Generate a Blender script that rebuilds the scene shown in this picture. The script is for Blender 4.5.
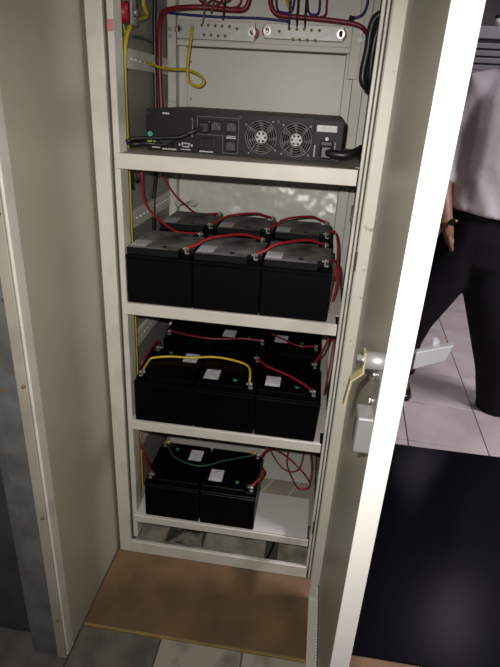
import bpy, bmesh, math, random
from mathutils import Vector, Matrix, Euler
import numpy as np
random.seed(7)
for o in list(bpy.data.objects): bpy.data.objects.remove(o)
scn = bpy.context.scene
COL = scn.collection

# ------------------------------------------------------------------ camera
CAM = Vector((.4348, -1.121, 1.2857))
YAW, PITCH, ROLL, FPX = .1138, .427, -.0588, 520.0
fw = Vector((-math.sin(YAW)*math.cos(PITCH), math.cos(YAW)*math.cos(PITCH), -math.sin(PITCH)))
r0 = fw.cross(Vector((0, 0, 1))).normalized()
d0 = fw.cross(r0)
rt = math.cos(ROLL)*r0 + math.sin(ROLL)*d0
dn = -math.sin(ROLL)*r0 + math.cos(ROLL)*d0
cd = bpy.data.cameras.new('camera')
cam = bpy.data.objects.new('camera', cd); COL.objects.link(cam)
m = Matrix((( rt.x, -dn.x, -fw.x, CAM.x), (rt.y, -dn.y, -fw.y, CAM.y), (rt.z, -dn.z, -fw.z, CAM.z), (0, 0, 0, 1)))
cam.matrix_world = m
cd.sensor_fit = 'HORIZONTAL'; cd.sensor_width = 36; cd.lens = 36*FPX/500
cd.clip_start = .02; cd.clip_end = 60
scn.camera = cam

# ------------------------------------------------------------------ light
w = bpy.data.worlds.new('world'); scn.world = w; w.use_nodes = True
w.node_tree.nodes['Background'].inputs[0].default_value = (.8, .85, 1, 1)
w.node_tree.nodes['Background'].inputs[1].default_value = .02
def lamp(name, kind, loc, target, energy, color, **kw):
    l = bpy.data.lights.new(name, kind); l.energy = energy; l.color = color
    for k, v in kw.items(): setattr(l, k, v)
    o = bpy.data.objects.new(name, l); COL.objects.link(o); o.location = loc
    o.rotation_euler = (Vector(target)-Vector(loc)).to_track_quat('-Z', 'Y').to_euler()
    return o
# the phone's own flash, a hand's breadth up and left of its lens
FLASH = CAM + Vector((-.035, .0, .04))
lamp('phone_flash', 'SPOT', FLASH, FLASH + fw + dn*.05, 45, (1, .965, .915), spot_size=math.radians(103), spot_blend=.9, shadow_soft_size=.006)
LAMPS = [(1.9, 2.45, 20), (1.95, 4.7, 16), (2.7, -.35, 128)]  # last lamp is added out of view to brighten shirt front and near tiles
for lx_, ly_, le_ in LAMPS:
    lamp('ceiling_lamp', 'AREA', (lx_, ly_, 2.66), (lx_, ly_, 0), le_, (.97, .88, 1.0), shape='RECTANGLE', size=.28, size_y=1.2)
scn.view_settings.view_transform = 'Standard'; scn.view_settings.look = 'None'
scn.view_settings.gamma = 1; scn.view_settings.use_curve_mapping = False
scn.view_settings.exposure = 0.0

# ------------------------------------------------------------------ where a ray of the photograph meets a real plane
def ray(u, v): return fw*FPX + rt*(u-250) + dn*(v-333.5)
def aty(u, v, y): q = ray(u, v); return CAM + q*((y-CAM.y)/q.y)
def atx(u, v, x): q = ray(u, v); return CAM + q*((x-CAM.x)/q.x)
def atz(u, v, z): q = ray(u, v); return CAM + q*((z-CAM.z)/q.z)

# ------------------------------------------------------------------ materials
def mat(name, col, rough=.5, metal=0., var=.0, vscale=8., bump=0., bscale=60., col2=None, thresh=None, coat=0., trans=0., spec=.5, detail=6., bdist=.01):
    mt = bpy.data.materials.new(name); mt.use_nodes = True
    nt = mt.node_tree; b = nt.nodes['Principled BSDF']; L = nt.links
    b.inputs['Base Color'].default_value = (*col, 1); b.inputs['Roughness'].default_value = rough
    b.inputs['Metallic'].default_value = metal; b.inputs['Specular IOR Level'].default_value = spec
    if coat: b.inputs['Coat Weight'].default_value = coat; b.inputs['Coat Roughness'].default_value = .15
    if trans: b.inputs['Transmission Weight'].default_value = trans
    tc = nt.nodes.new('ShaderNodeTexCoord')
    if var or col2:
        n = nt.nodes.new('ShaderNodeTexNoise'); n.inputs['Scale'].default_value = vscale; n.inputs['Detail'].default_value = detail
        L.new(tc.outputs['Object'], n.inputs['Vector'])
        cr = nt.nodes.new('ShaderNodeValToRGB')
        lo, hi = thresh or (.3, .7)
        cr.color_ramp.elements[0].position = lo; cr.color_ramp.elements[1].position = hi
        c2 = col2 or tuple(c*(1-var) for c in col)
        cr.color_ramp.elements[0].color = (*c2, 1); cr.color_ramp.elements[1].color = (*col, 1)
        L.new(n.outputs['Fac'], cr.inputs['Fac']); L.new(cr.outputs['Color'], b.inputs['Base Color'])
    if bump:
        n2 = nt.nodes.new('ShaderNodeTexNoise'); n2.inputs['Scale'].default_value = bscale; n2.inputs['Detail'].default_value = 3
        L.new(tc.outputs['Object'], n2.inputs['Vector'])
        bp = nt.nodes.new('ShaderNodeBump'); bp.inputs['Strength'].default_value = bump; bp.inputs['Distance'].default_value = bdist
        L.new(n2.outputs['Fac'], bp.inputs['Height']); L.new(bp.outputs['Normal'], b.inputs['Normal'])
    return mt
M = {}
M['paint'] = mat('cream_paint', (.60, .575, .50), .42, var=.10, vscale=14, col2=(.50, .48, .42), thresh=(.3, .5), bump=.04, bscale=250)
M['edge_paint'] = mat('flash_lit_edge_paint', (.74, .72, .67), .4, var=.03, vscale=6)  # cabinet paint made lighter, flash brightness of the door lip put into the colour
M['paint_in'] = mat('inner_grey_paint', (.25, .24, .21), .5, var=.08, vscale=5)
M['door_paint'] = mat('door_paint', (.475, .44, .345), .42, var=.06, vscale=5, bump=.03, bscale=300)  # same cabinet paint, darkened in colour for grazing light on the inner face
M['worn_paint'] = mat('worn_cream_paint', (.60, .575, .50), .45, col2=(.30, .28, .23), vscale=45, thresh=(.27, .36), detail=9)
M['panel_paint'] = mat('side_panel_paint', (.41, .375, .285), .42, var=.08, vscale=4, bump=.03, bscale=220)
M['backplate'] = mat('grey_back_plate', (.64, .61, .55), .42, var=.07, vscale=7, bump=.05, bscale=160)
M['sheet'] = mat('glossy_back_sheet', (.64, .63, .58), .30, var=.05, vscale=6, bump=.9, bscale=5, bdist=.05)
M['shelf'] = mat('shelf_paint', (.62, .59, .52), .4, var=.08, vscale=20)
M['shelf_top'] = mat('brown_shelf_top', (.36, .32, .25), .6, var=.3, vscale=14)  # darker and browner than the rest of the shelf paint
M['board_white'] = mat('white_board', (.60, .58, .55), .5, var=.04, vscale=5)
M['gap'] = mat('groove_dark', (.06, .055, .045), .8)
M['dusty_floor'] = mat('dusty_plate', (.36, .33, .27), .7, col2=(.17, .155, .125), vscale=18, thresh=(.35, .6), detail=10)
M['plastic'] = mat('black_plastic', (.0012, .0012, .0016), .36, spec=.10)
M['plastic_dusty'] = mat('black_plastic_dusty', (.0016, .0017, .0026), .42, spec=.12)
M['lid_dusty'] = mat('dusty_lid', (.30, .285, .26), .65, col2=(.045, .043, .040), vscale=12, thresh=(.34, .62), detail=10)
def settle(mt, under):
    nt = mt.node_tree; b = nt.nodes['Principled BSDF']; src = b.inputs['Base Color'].links[0].from_socket
    g = nt.nodes.new('ShaderNodeNewGeometry'); sx = nt.nodes.new('ShaderNodeSeparateXYZ'); nt.links.new(g.outputs['True Normal'], sx.inputs[0])
    gt = nt.nodes.new('ShaderNodeMath'); gt.operation = 'GREATER_THAN'; gt.inputs[1].default_value = .9; nt.links.new(sx.outputs['Z'], gt.inputs[0])
    mx = nt.nodes.new('ShaderNodeMix'); mx.data_type = 'RGBA'; mx.inputs[6].default_value = (*under, 1)
    nt.links.new(gt.outputs[0], mx.inputs[0]); nt.links.new(src, mx.inputs[7]); nt.links.new(mx.outputs[2], b.inputs['Base Color'])
settle(M['lid_dusty'], (.0016, .0017, .0026))
M['lid_dusty'].node_tree.nodes['Principled BSDF'].inputs['Specular IOR Level'].default_value = .2
M['steel'] = mat('bright_steel', (.72, .71, .68), .3, 1.)
M['dull_steel'] = mat('dull_steel', (.36, .35, .33), .5, .8)
M['brass'] = mat('passivated_zinc', (.62, .54, .28), .38, .6)
M['screw_brass'] = mat('dull_brass', (.22, .18, .09), .5, .5)
M['gold'] = mat('yellow_lug', (.65, .48, .10), .4, .5)
M['aluminium'] = mat('cast_aluminium', (.42, .42, .42), .4, .6, var=.08, vscale=30)
M['handle_grey'] = mat('grey_handle', (.26, .26, .28), .4, .3)
M['alubar'] = mat('aluminium_bar', (.50, .49, .465), .45, .3, var=.15, vscale=60)
M['ups'] = mat('ups_black', (.0085, .0083, .0090), .5, spec=.2)
M['ups_top'] = mat('ups_top_sheen', (.075, .066, .052), .6, var=.3, vscale=20)  # brownish reflection on the black casing top, painted into its colour
M['socket'] = mat('socket_black', (.006, .006, .006), .5)
M['print'] = mat('white_print', (.55, .54, .53), .6)
M['printline'] = mat('grey_print', (.11, .11, .108), .6)
M['sticker'] = mat('white_sticker', (.62, .62, .62), .45, col2=(.42, .42, .43), vscale=130, thresh=(.40, .55))
M['silver_label'] = mat('silver_label', (.45, .44, .43), .4, var=.25, vscale=180)
M['green_dot'] = mat('green_vent', (.02, .25, .04), .4)
M['green_sticker'] = mat('green_sticker', (.04, .30, .19), .5)
M['lime'] = mat('lime_plug', (.25, .50, .06), .5)
M['hub'] = mat('silver_hub', (.42, .42, .40), .55, .3, var=.35, vscale=120)
M['red'] = mat('red_wire', (.28, .010, .018), .42)
M['darkred'] = mat('burgundy_wire', (.19, .010, .022), .42)
M['blue'] = mat('blue_wire', (.012, .018, .14), .4)
M['yellow'] = mat('yellow_wire', (.58, .43, .02), .42)
M['dirtyyellow'] = mat('old_yellow_wire', (.50, .40, .03), .5)
M['olive'] = mat('olive_wire', (.13, .12, .04), .5)
M['green'] = mat('green_wire', (.015, .16, .05), .45)
M['darkgreen'] = mat('dark_green_wire', (.008, .06, .03), .45)
M['black'] = mat('black_rubber', (.009, .009, .010), .4)
M['insul'] = mat('red_insulator', (.30, .012, .018), .4)
M['pink'] = mat('pink_sticker', (.55, .20, .20), .6)
M['tag'] = mat('white_tag', (.7, .68, .64), .5)
M['clear'] = mat('frosted_knob', (.62, .66, .62), .18, .35)
M['galv'] = mat('galvanised_steel', (.235, .245, .235), .5, .4, col2=(.15, .155, .15), vscale=16, thresh=(.35, .65), detail=9)
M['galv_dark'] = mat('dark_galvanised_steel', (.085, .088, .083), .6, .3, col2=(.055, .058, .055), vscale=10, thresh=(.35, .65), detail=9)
M['edge_brown'] = mat('shaded_cream_edge', (.40, .365, .295), .55, var=.2, vscale=14)  # cream post's darker front-facing side, its shade put into the colour
M['rust'] = mat('rusty_screw', (.28, .19, .10), .5, .5)
M['board'] = mat('brown_hardboard', (.175, .102, .050), .62, col2=(.105, .062, .030), vscale=9, thresh=(.3, .62), detail=10, bump=.05, bscale=90)
M['board_lip'] = mat('yellow_brown_lip', (.30, .20, .075), .7, var=.3, vscale=30)
M['tile'] = mat('beige_floor_tile', (.44, .385, .36), .32, col2=(.33, .285, .265), vscale=5, thresh=(.3, .65), detail=8)
M['tile_pale'] = mat('pale_floor_tile', (.36, .325, .27), .5, col2=(.20, .18, .145), vscale=13, thresh=(.30, .48), detail=10)
M['tile_dark'] = mat('dirty_dark_tile', (.145, .140, .118), .7, col2=(.075, .072, .062), vscale=14, thresh=(.3, .6), detail=10)
M['grout'] = mat('grout', (.095, .080, .075), .9)
M['mat'] = mat('black_rubber_mat', (.0035, .0035, .0045), .23, spec=.045)
M['shirt'] = mat('white_shirt', (.52, .47, .47), .85, var=.10, vscale=6, bump=.35, bscale=16)
M['trousers'] = mat('black_trousers', (.006, .0055, .007), .9, bump=.2, bscale=18, spec=.2)
M['skin'] = mat('brown_skin', (.27, .135, .080), .5, var=.12, vscale=20)
M['hair'] = mat('black_hair', (.008, .007, .006), .5, bump=.4, bscale=120)
M['shoe'] = mat('polished_black_leather', (.008, .008, .009), .15, coat=.6)
M['eye'] = mat('eye_white', (.7, .68, .65), .2)
M['iris'] = mat('dark_iris', (.02, .012, .008), .2)
M['lip'] = mat('lip', (.25, .09, .075), .5)
M['rackgrey'] = mat('grey_ventilated_metal', (.15, .146, .152), .6)
M['guard'] = mat('fan_guard_wire', (.20, .19, .175), .5, .5)
M['rackdark'] = mat('dark_vent', (.028, .027, .03), .7)
M['wall'] = mat('dark_grey_wall', (.055, .053, .054), .7, var=.1, vscale=3)
M['ceiling'] = mat('ceiling_board', (.45, .45, .44), .8, var=.04, vscale=3)
M['diffuser'] = mat('lamp_diffuser', (.8, .8, .8), .4)
_e = M['diffuser'].node_tree.nodes['Principled BSDF']; _e.inputs['Emission Color'].default_value = (.95, .9, 1, 1); _e.inputs['Emission Strength'].default_value = 4
M['foil'] = mat('crumpled_film', (.22, .21, .18), .4, col2=(.05, .047, .04), vscale=16, thresh=(.46, .54), bump=.6, bscale=30)

# ------------------------------------------------------------------ helpers
ORG = {}
class MB:
    def __init__(s): s.bm = bmesh.new()
    def _tag(s, before, mi, smooth):
        for f in s.bm.faces:
            if f.index == -1 or f not in before: pass
    def box(s, x0, x1, y0, y1, z0, z1, bev=0, mi=0, rot=None, about=None, seg=1):
        t = bmesh.new()
        bmesh.ops.create_cube(t, size=1)
        for v in t.verts: v.co = Vector(((x0+x1)/2+v.co.x*(x1-x0), (y0+y1)/2+v.co.y*(y1-y0), (z0+z1)/2+v.co.z*(z1-z0)))
        if bev: bmesh.ops.bevel(t, geom=list(t.edges), offset=bev, segments=seg, affect='EDGES', profile=.5)
        if rot is not None:
            a = Vector(about) if about is not None else Vector(((x0+x1)/2, (y0+y1)/2, (z0+z1)/2))
            bmesh.ops.rotate(t, verts=list(t.verts), cent=a, matrix=rot)
        s._merge(t, mi); return s
    def _merge(s, t, mi=0, smooth=False, keep=False):
        mp = {}
        for v in t.verts: mp[v] = s.bm.verts.new(v.co)
        for f in t.faces:
            try: g = s.bm.faces.new([mp[v] for v in f.verts])
            except ValueError: continue
            g.material_index = f.material_index if keep else mi; g.smooth = smooth or f.smooth
        t.free()
    def cyl(s, p0, p1, r0, r1=None, n=16, mi=0, smooth=True):
        p0, p1 = Vector(p0), Vector(p1); r1 = r0 if r1 is None else r1
        z = (p1-p0).normalized(); a = z.orthogonal().normalized(); b = z.cross(a)
        A = [s.bm.verts.new(p0+(a*math.cos(k*2*math.pi/n)+b*math.sin(k*2*math.pi/n))*r0) for k in range(n)]
        B = [s.bm.verts.new(p1+(a*math.cos(k*2*math.pi/n)+b*math.sin(k*2*math.pi/n))*r1) for k in range(n)]
        for k in range(n):
            f = s.bm.faces.new((A[k], A[(k+1) % n], B[(k+1) % n], B[k])); f.smooth = smooth; f.material_index = mi
        f = s.bm.faces.new(A[::-1]); f.material_index = mi
        f = s.bm.faces.new(B); f.material_index = mi
        return s
    def tube(s, pts, r, n=8, mi=0, mi2=None, closed=False, r_end=None, half=False):
        P = [Vector(p) for p in pts]; N = len(P)
        rings = []; prev = None
        for i in range(N):
            if closed: t = P[(i+1) % N]-P[i-1]
            else: t = P[min(i+1, N-1)]-P[max(i-1, 0)]
            t.normalize()
            if prev is None: a = t.orthogonal().normalized()
            else:
                a = prev - t*prev.dot(t)
                a = a.normalized() if a.length > 1e-6 else t.orthogonal().normalized()
            prev = a; b = t.cross(a)
            rr = r if r_end is None else r+(r_end-r)*i/(N-1)
            rings.append([s.bm.verts.new(P[i]+(a*math.cos(k*2*math.pi/n)+b*math.sin(k*2*math.pi/n))*rr) for k in range(n)])
        M_ = N if closed else N-1
        for i in range(M_):
            A, B = rings[i], rings[(i+1) % N]
            for k in range(n):
                f = s.bm.faces.new((A[k], A[(k+1) % n], B[(k+1) % n], B[k])); f.smooth = True
                f.material_index = mi2 if mi2 is not None and (k*4//n == 1 or (half and k*4//n == 2)) else mi
        if not closed:
            s.bm.faces.new(rings[0][::-1]).material_index = mi; s.bm.faces.new(rings[-1]).material_index = mi
        return s
    def prism(s, poly, z0, z1, mi=0, bev=0):
        t = bmesh.new()
        A = [t.verts.new((x, y, z0)) for x, y in poly]; B = [t.verts.new((x, y, z1)) for x, y in poly]; n = len(poly)
        for k in range(n): t.faces.new((A[k], A[(k+1) % n], B[(k+1) % n], B[k]))
        t.faces.new(A[::-1]); t.faces.new(B)
        bmesh.ops.recalc_face_normals(t, faces=list(t.faces))
        if bev: bmesh.ops.bevel(t, geom=list(t.edges), offset=bev, segments=1, affect='EDGES')
        s._merge(t, mi); return s
    def sphere(s, c, r, n=10, mi=0, sc=(1, 1, 1)):
        t = bmesh.new(); bmesh.ops.create_uvsphere(t, u_segments=n, v_segments=max(6, n//2+1), radius=r)
        for v in t.verts: v.co = Vector(c)+Vector((v.co.x*sc[0], v.co.y*sc[1], v.co.z*sc[2]))
        s._merge(t, mi, True); return s
    def torus(s, c, axis, R, r, n=28, k=6, mi=0):
        axis = Vector(axis).normalized(); a = axis.orthogonal().normalized(); b = axis.cross(a)
        return s.tube([Vector(c)+(a*math.cos(i*2*math.pi/n)+b*math.sin(i*2*math.pi/n))*R for i in range(n)], r, k, mi, closed=True)
    def build(s, name, mats, parent=None, org=None, fix=True):
        if fix: bmesh.ops.recalc_face_normals(s.bm, faces=list(s.bm.faces))
        if not isinstance(mats, (list, tuple)): mats = [mats]
        me = bpy.data.meshes.new(name)
        if parent is not None: og = ORG[parent.name] if org is None else Vector(org)
        elif org is not None: og = Vector(org)
        else:
            co = [v.co for v in s.bm.verts]
            og = Vector(((min(c.x for c in co)+max(c.x for c in co))/2, (min(c.y for c in co)+max(c.y for c in co))/2, min(c.z for c in co)))
        bmesh.ops.translate(s.bm, verts=list(s.bm.verts), vec=-og)
        s.bm.to_mesh(me); s.bm.free()
        for q in mats: me.materials.append(q)
        o = bpy.data.objects.new(name, me); COL.objects.link(o)
        if parent is not None:
            o.parent = parent; ORG[o.name] = og
        else:
            o.location = og; ORG[o.name] = og
        return o
def tag(o, label=None, cat=None, group=None, kind=None):
    for k, v in (('label', label), ('category', cat), ('group', group), ('kind', kind)):
        if v: o[k] = v
    return o
def thing(name, label, cat, loc=(0, 0, 0), group=None):
    o = bpy.data.objects.new(name, None); COL.objects.link(o); o.location = loc; o.empty_display_size = .05
    ORG[o.name] = Vector(loc); return tag(o, label, cat, group)
KIDS = {}
def children(o): return [c for c in bpy.data.objects if c.parent == o]
def copy_tree(o, parent=None):
    c = o.copy(); COL.objects.link(c)
    if parent: c.parent = parent
    for ch in children(o): copy_tree(ch, c)
    return c
def smooth_path(pts, k=6):
    P = [Vector(p) for p in pts]
    if len(P) < 3: return [P[0].lerp(P[1], i/4) for i in range(5)]
    Q = [P[0]*2-P[1]]+P+[P[-1]*2-P[-2]]; out = []
    for i in range(1, len(Q)-2):
        a, b, c, d = Q[i-1], Q[i], Q[i+1], Q[i+2]
        for j in range(k):
            t = j/k
            out.append(.5*((2*b)+(c-a)*t+(2*a-5*b+4*c-d)*t*t+(3*b-a-3*c+d)*t**3))
    out.append(P[-1]); return out
def cable(name, pts, r, m_, label, cat='cable', group=None, m2=None, n=8, k=6, parent=None):
    path = [Vector((min(max(p.x, -.0445+r), .5445-r), p.y, p.z)) if (-.2 < p.x < .7 and p.y > .036 and p.y < .6) else p for p in smooth_path(pts, k)]
    b = MB(); b.tube(path, r, n, 0, 1 if m2 else None, half=(m_ != 'dirtyyellow'))
    o = b.build(name, [M[m_]]+([M[m2]] if m2 else []), parent)
    if parent is None: tag(o, label, cat, group)
    return o

# ================================================================== the setting
floor = MB().box(-2.0, 4.2, -2.2, 6.0, -.08, -.014).build('floor', M['grout']); tag(floor, kind='structure')
for nm, a in (('wall_back', (-2.0, 4.2, 6.0, 6.1, -.08, 2.7)), ('wall_right', (4.2, 4.3, -2.2, 6.0, -.08, 2.7)), ('wall_left', (-2.1, -2.0, -2.2, 6.0, -.08, 2.7)), ('wall_front', (-2.0, 4.2, -2.3, -2.2, -.08, 2.7))):
    tag(MB().box(*a).build(nm, M['wall']), kind='structure')
tag(MB().box(-2.1, 4.3, -2.3, 6.1, 2.7, 2.78).build('ceiling', M['ceiling']), kind='structure')
bl = tag(MB().box(-2.0, 4.2, 5.985, 6.0, -.014, .08, .003).build('baseboard_back', M['gap']), kind='structure')

# floor tiles, right-hand room: each its own piece
ANG = math.radians(-3.0); TP = .325
tx, ty = Vector((math.cos(ANG), math.sin(ANG), 0)), Vector((-math.sin(ANG), math.cos(ANG), 0))
T0 = Vector((.915, .780, 0))
def tile_mesh(sx, sy, name, m_):
    b = MB(); b.box(0, sx, 0, sy, -.014, 0, .0012); b.bm.verts.ensure_lookup_table()
    me = bpy.data.meshes.new(name); b.bm.to_mesh(me); b.bm.free(); me.materials.append(m_); return me
def put_tile(me, p, ang, dz=0):
    o = bpy.data.objects.new('tile', me); COL.objects.link(o); o.parent = floor
    o.location = Vector((p.x, p.y, dz)) - ORG[floor.name]; o.rotation_euler.z = ang
    return o
tm = tile_mesh(TP-.004, TP-.004, 'tile', M['tile']); tc_ = tile_mesh(TP-.004, .036, 'tile', M['tile'])
for i in range(-1, 8):
    for j in range(0, 16):
        put_tile(tm, T0+tx*(i*TP+.002)+ty*(j*TP+.002), ANG, random.uniform(-.0006, .0004))
    put_tile(tc_, T0+tx*(i*TP+.002)+ty*(-.038), ANG, 0)
# floor tiles in front of the board
fw_ = .2135
tms = {k: tile_mesh(fw_-.004, .30, 'tile', M[k]) for k in ('tile_pale', 'tile_dark')}
for i in range(-4, 8):
    for j in range(3):
        k = 'tile_pale' if (i >= 1 and j == 0) or (i+j) % 5 == 3 else 'tile_dark'
        o = put_tile(tms[k], Vector((-.063+i*fw_+.002, -.252-.30*(j+1)-.004*j, 0)), 0, -.004 if k == 'tile_pale' else -.007)
        if k == 'tile_dark': o['label'] = 'dirty dark grey floor tile'
# brown board and black mat
board = thing('floor_board', 'brown hardboard sheet on the floor in front of the battery cabinet', 'floor board', (1.0, .2, -.014))
MB().box(-.060, 2.6, -.245, .735, -.014, 0, .001).build('sheet', M['board'], board)
MB().box(-.060, 2.6, -.252, -.245, -.014, -.0005, .001).build('front_edge', M['board_lip'], board)
tag(MB().box(.585, 2.6, -.214, .733, 0, .005, .0015).build('rubber_mat', M['mat']), 'large black rubber mat on the floor behind the open cabinet door', 'mat')

# ================================================================== battery cabinet
H = 1.82
cab = thing('battery_cabinet', 'tall narrow cream steel cabinet standing open with four shelves of batteries', 'cabinet', (.25, .3, 0))
MB().box(-.054, -.0185, 0, .035, 0, H, .002).build('frame_post', M['paint'], cab)
MB().box(-.0185, -.0105, .012, .04, .043, H).build('frame_groove', M['gap'], cab)
MB().box(-.0105, .003, .004, .05, .06, H, .0012).build('inner_post', M['paint'], cab)
MB().box(.5112, .5180, .004, .014, .043, H, .0012).build('inner_post', M['paint'], cab)
MB().box(.5180, .5207, .012, .016, .0, H).build('frame_groove', M['gap'], cab)
MB().box(.5207, .5257, .002, .016, 0, H, .001).build('frame_strip', M['paint'], cab)
MB().box(.5257, .529, .012, .016, .0, H).build('frame_groove', M['gap'], cab)
MB().box(.529, .554, .0, .035, 0, H, .002).build('frame_post', M['worn_paint'], cab)
MB().box(-.0185, .515, 0, .012, 0, .042, .0015).build('bottom_rail', M['paint'], cab)
MB().box(-.0185, .515, 0, .035, H-.05, H, .002).build('top_rail', M['paint'], cab)
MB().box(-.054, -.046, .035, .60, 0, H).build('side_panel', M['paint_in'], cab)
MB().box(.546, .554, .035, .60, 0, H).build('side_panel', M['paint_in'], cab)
MB().box(-.054, .554, .035, .60, H-.02, H).build('top_panel', M['paint_in'], cab)
MB().box(-.046, .546, .585, .60, 0, H-.02).build('back_panel', M['backplate'], cab)
# cabinet floor plate with two openings
fp = MB()
OP = [(.075, .195, .040, .170), (.385, .425, .030, .170)]
xs = [-.046, .075, .195, .385, .425, .546]
for a, b_ in ((0, 1), (2, 3), (4, 5)): fp.box(xs[a], xs[b_], .012, .585, .014, .018)
for o_ in OP: fp.box(o_[0], o_[1], .012, o_[2], .014, .018); fp.box(o_[0], o_[1], o_[3], .585, .014, .018)
fp.build('floor_plate', M['dusty_floor'], cab)
for o_ in OP: MB().box(o_[0]-.004, o_[1]+.004, o_[2]-.004, o_[3]+.004, .0005, .0015).build('opening_pit', M['gap'], cab)
c = MB()
t = bmesh.new(); bmesh.ops.create_grid(t, x_segments=14, y_segments=12, size=.5)
for v in t.verts: v.co = Vector((.133+v.co.x*(.095+.02*random.random()), .105+v.co.y*.115, .0022+.011*random.random()*(1-abs(v.co.x))))
c._merge(t, 0, True); o = c.build('crumpled_film', M['foil']); tag(o, 'crumpled grey plastic film in the left opening of the cabinet floor', 'plastic film')
cable('cable', [(.418, .165, .006), (.412, .12, .008), (.402, .07, .008), (.392, .038, .007)], .004, 'black', 'short black cable lying through the right opening of the cabinet floor')
# dirt crumbs swept into the front corner
cr = MB()
for i in range(90):
    x, y, q = random.uniform(-.01, .50), .016+abs(random.gauss(0, .025)), random.uniform(.0005, .0015)
    if any(o_[0]-.004 < x < o_[1]+.004 and o_[2]-.004 < y < o_[3]+.004 for o_ in OP): continue
    cr.box(x-q, x+q, y-q, y+q, .018, .018+q*1.4)
o = cr.build('dirt_crumbs', M['gap']); tag(o, 'dark crumbs of dirt along the cabinet floor plate', 'dirt', kind='stuff')

# slotted mounting rails on the side walls
def rail(x, dirx, y0, y1, z0, z1, name='mounting_rail', n=12):
    b = MB(); t = .010
    xa, xb = sorted((x, x+dirx*t))
    nn = n; step = (y1-y0)/nn; zc = (z0+z1)/2; sh = .0028
    b.box(xa, xb, y0, y1, z0, zc-sh); b.box(xa, xb, y0, y1, zc+sh, z1)
    for i in range(nn): b.box(xa, xb, y0+i*step+(step*.62 if i else 0), y0+(i+1)*step, zc-sh, zc+sh)
    b.box(xa, xb, y0, y0+step*.2, zc-sh, zc+sh)
    b.box(*sorted((x, x+dirx*.003)), y0, y1, zc-sh, zc+sh, mi=1)
    return b.build(name, [M['paint'], M['gap']], cab)
for z0, z1, y0 in ((1.330, 1.372, .17), (.955, 1.000, .165), (.612, .655, .165), (.262, .305, .165)):
    rail(-.046, 1, y0, .52, z0, z1); rail(.546, -1, y0+.04, .52, z0, z1)
# rear uprights
for x0, x1 in ((-.046, -.020), (.494, .526)):
    MB().box(x0, x1, .545, .585, .02, H-.02, .002).build('rear_upright', M['paint'], cab)
# back sheet behind the batteries, and gear plate above
t = bmesh.new(); bmesh.ops.create_grid(t, x_segments=24, y_segments=50, size=.5)
sh = MB()
sh.box(-.018, .492, .572, .584, .02, 1.16); sh.build('back_sheet', M['sheet'], cab)
gp = MB(); gp.box(.012, .470, .553, .565, 1.17, 1.405, .0015); gp.build('gear_plate', M['backplate'], cab)
MB().box(.012, .470, .546, .570, 1.405, 1.4085).build('fold_shadow', M['gap'], cab)  # dark strip standing in for the shadow at the plate's fold
MB().box(-.014, .478, .540, .552, 1.4085, 1.485, .0015).build('busbar_plate', M['backplate'], cab)
MB().box(-.014, .478, .534, .542, 1.4085, 1.423, .0015).build('plate_lip', M['backplate'], cab)
MB().box(.478, .506, .530, .540, 1.345, 1.50, .001).build('bracket', M['paint'], cab)
MB().box(-.040, -.016, .530, .540, 1.26, 1.50, .001).build('bracket', M['paint'], cab)
for u, v in ((191, 62), (191, 99), (341, 77), (337, 107)):
    p = aty(u, v, .552); MB().cyl(p, p+Vector((0, -.003, 0)), .004, n=10).cyl(p+Vector((0, -.003, 0)), p+Vector((0, -.0034, 0)), .0018, n=6, mi=1).build('screw', [M['dull_steel'], M['gap']], cab)
for u, v in ((361, 32), (360, 40), (170, 29), (170, 36)):
    p = aty(u, v, .530); MB().cyl(p, p+Vector((0, -.004, 0)), .0062, n=10).build('screw', M['dull_steel'], cab)
p = aty(338.5, 188.5, .545); MB().cyl((.50, .545, p.z), (.50, .541, p.z), .005, n=10).build('screw', M['dull_steel'], cab)
for u, v in ((356, 262), (313, 528)):
    p = aty(u, v, .0); MB().box(p.x-.0015, p.x+.0015, -.0006, .003, p.z-.022, p.z+.022).build('latch_slot', M['gap'], cab)

# busbars on red standoffs
def busbar(corner, holes, bolts, half):
    (u0, v0), (u1, v1) = corner
    A, B = aty(u0, v0, .5), aty(u1, v1, .5)
    zt = (A.z+B.z)/2; x0, x1 = A.x, B.x
    bb = MB().box(x0, x1, .496, .503, zt-half, zt, .001).build('busbar', M['alubar'], cab)
    for x in (x0+.008, x1-.008):
        MB().cyl((x, .503, zt-half/2), (x, .540, zt-half/2), .0155, .0155, 18).build('insulator', M['insul'], bb)
        MB().cyl((x-.0025 if x < (x0+x1)/2 else x+.0025, .492, zt-half/2), (x, .4945, zt-half/2), .0085, .0085, 6, smooth=False).cyl((x, .4945, zt-half/2), (x, .496, zt-half/2), .0105, .0105, 16).build('bolt', M['steel'], bb)
    for u, v in holes:
        p = aty(u, v, .496)
        MB().cyl(p+Vector((0, 0, 0)), p+Vector((0, -.0028, 0)), .0044, .0040, 12).cyl(p+Vector((0, -.0028, 0)), p+Vector((0, -.0031, 0)), .0023, n=8, mi=1).build('terminal_screw', [M['screw_brass'], M['gap']], bb)
    for u, v in bolts:
        p = aty(u, v, .496)
        MB().cyl(p, p+Vector((0, -.005, 0)), .0065, .0065, 6, smooth=False).build('bolt', M['dull_steel'], bb)
    return bb
busbar(((177, 18.5), (255.5, 23.5)), [(150+x/4.167, y/4.167) for x, y in ((215, 105), (243, 105), (272, 107), (300, 109), (331, 111), (362, 119), (225, 145), (254, 147), (284, 150), (313, 150))], [(192.2, 25.7)], .046)
busbar(((265, 22), (344.5, 28)), [(260+x/4.167, y/4.167) for x, y in ((80, 130), (122, 120), (154, 122), (184, 122), (215, 126), (248, 127), (137, 163), (165, 165), (197, 167), (230, 169))], [(328, 33)], .036)

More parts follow.
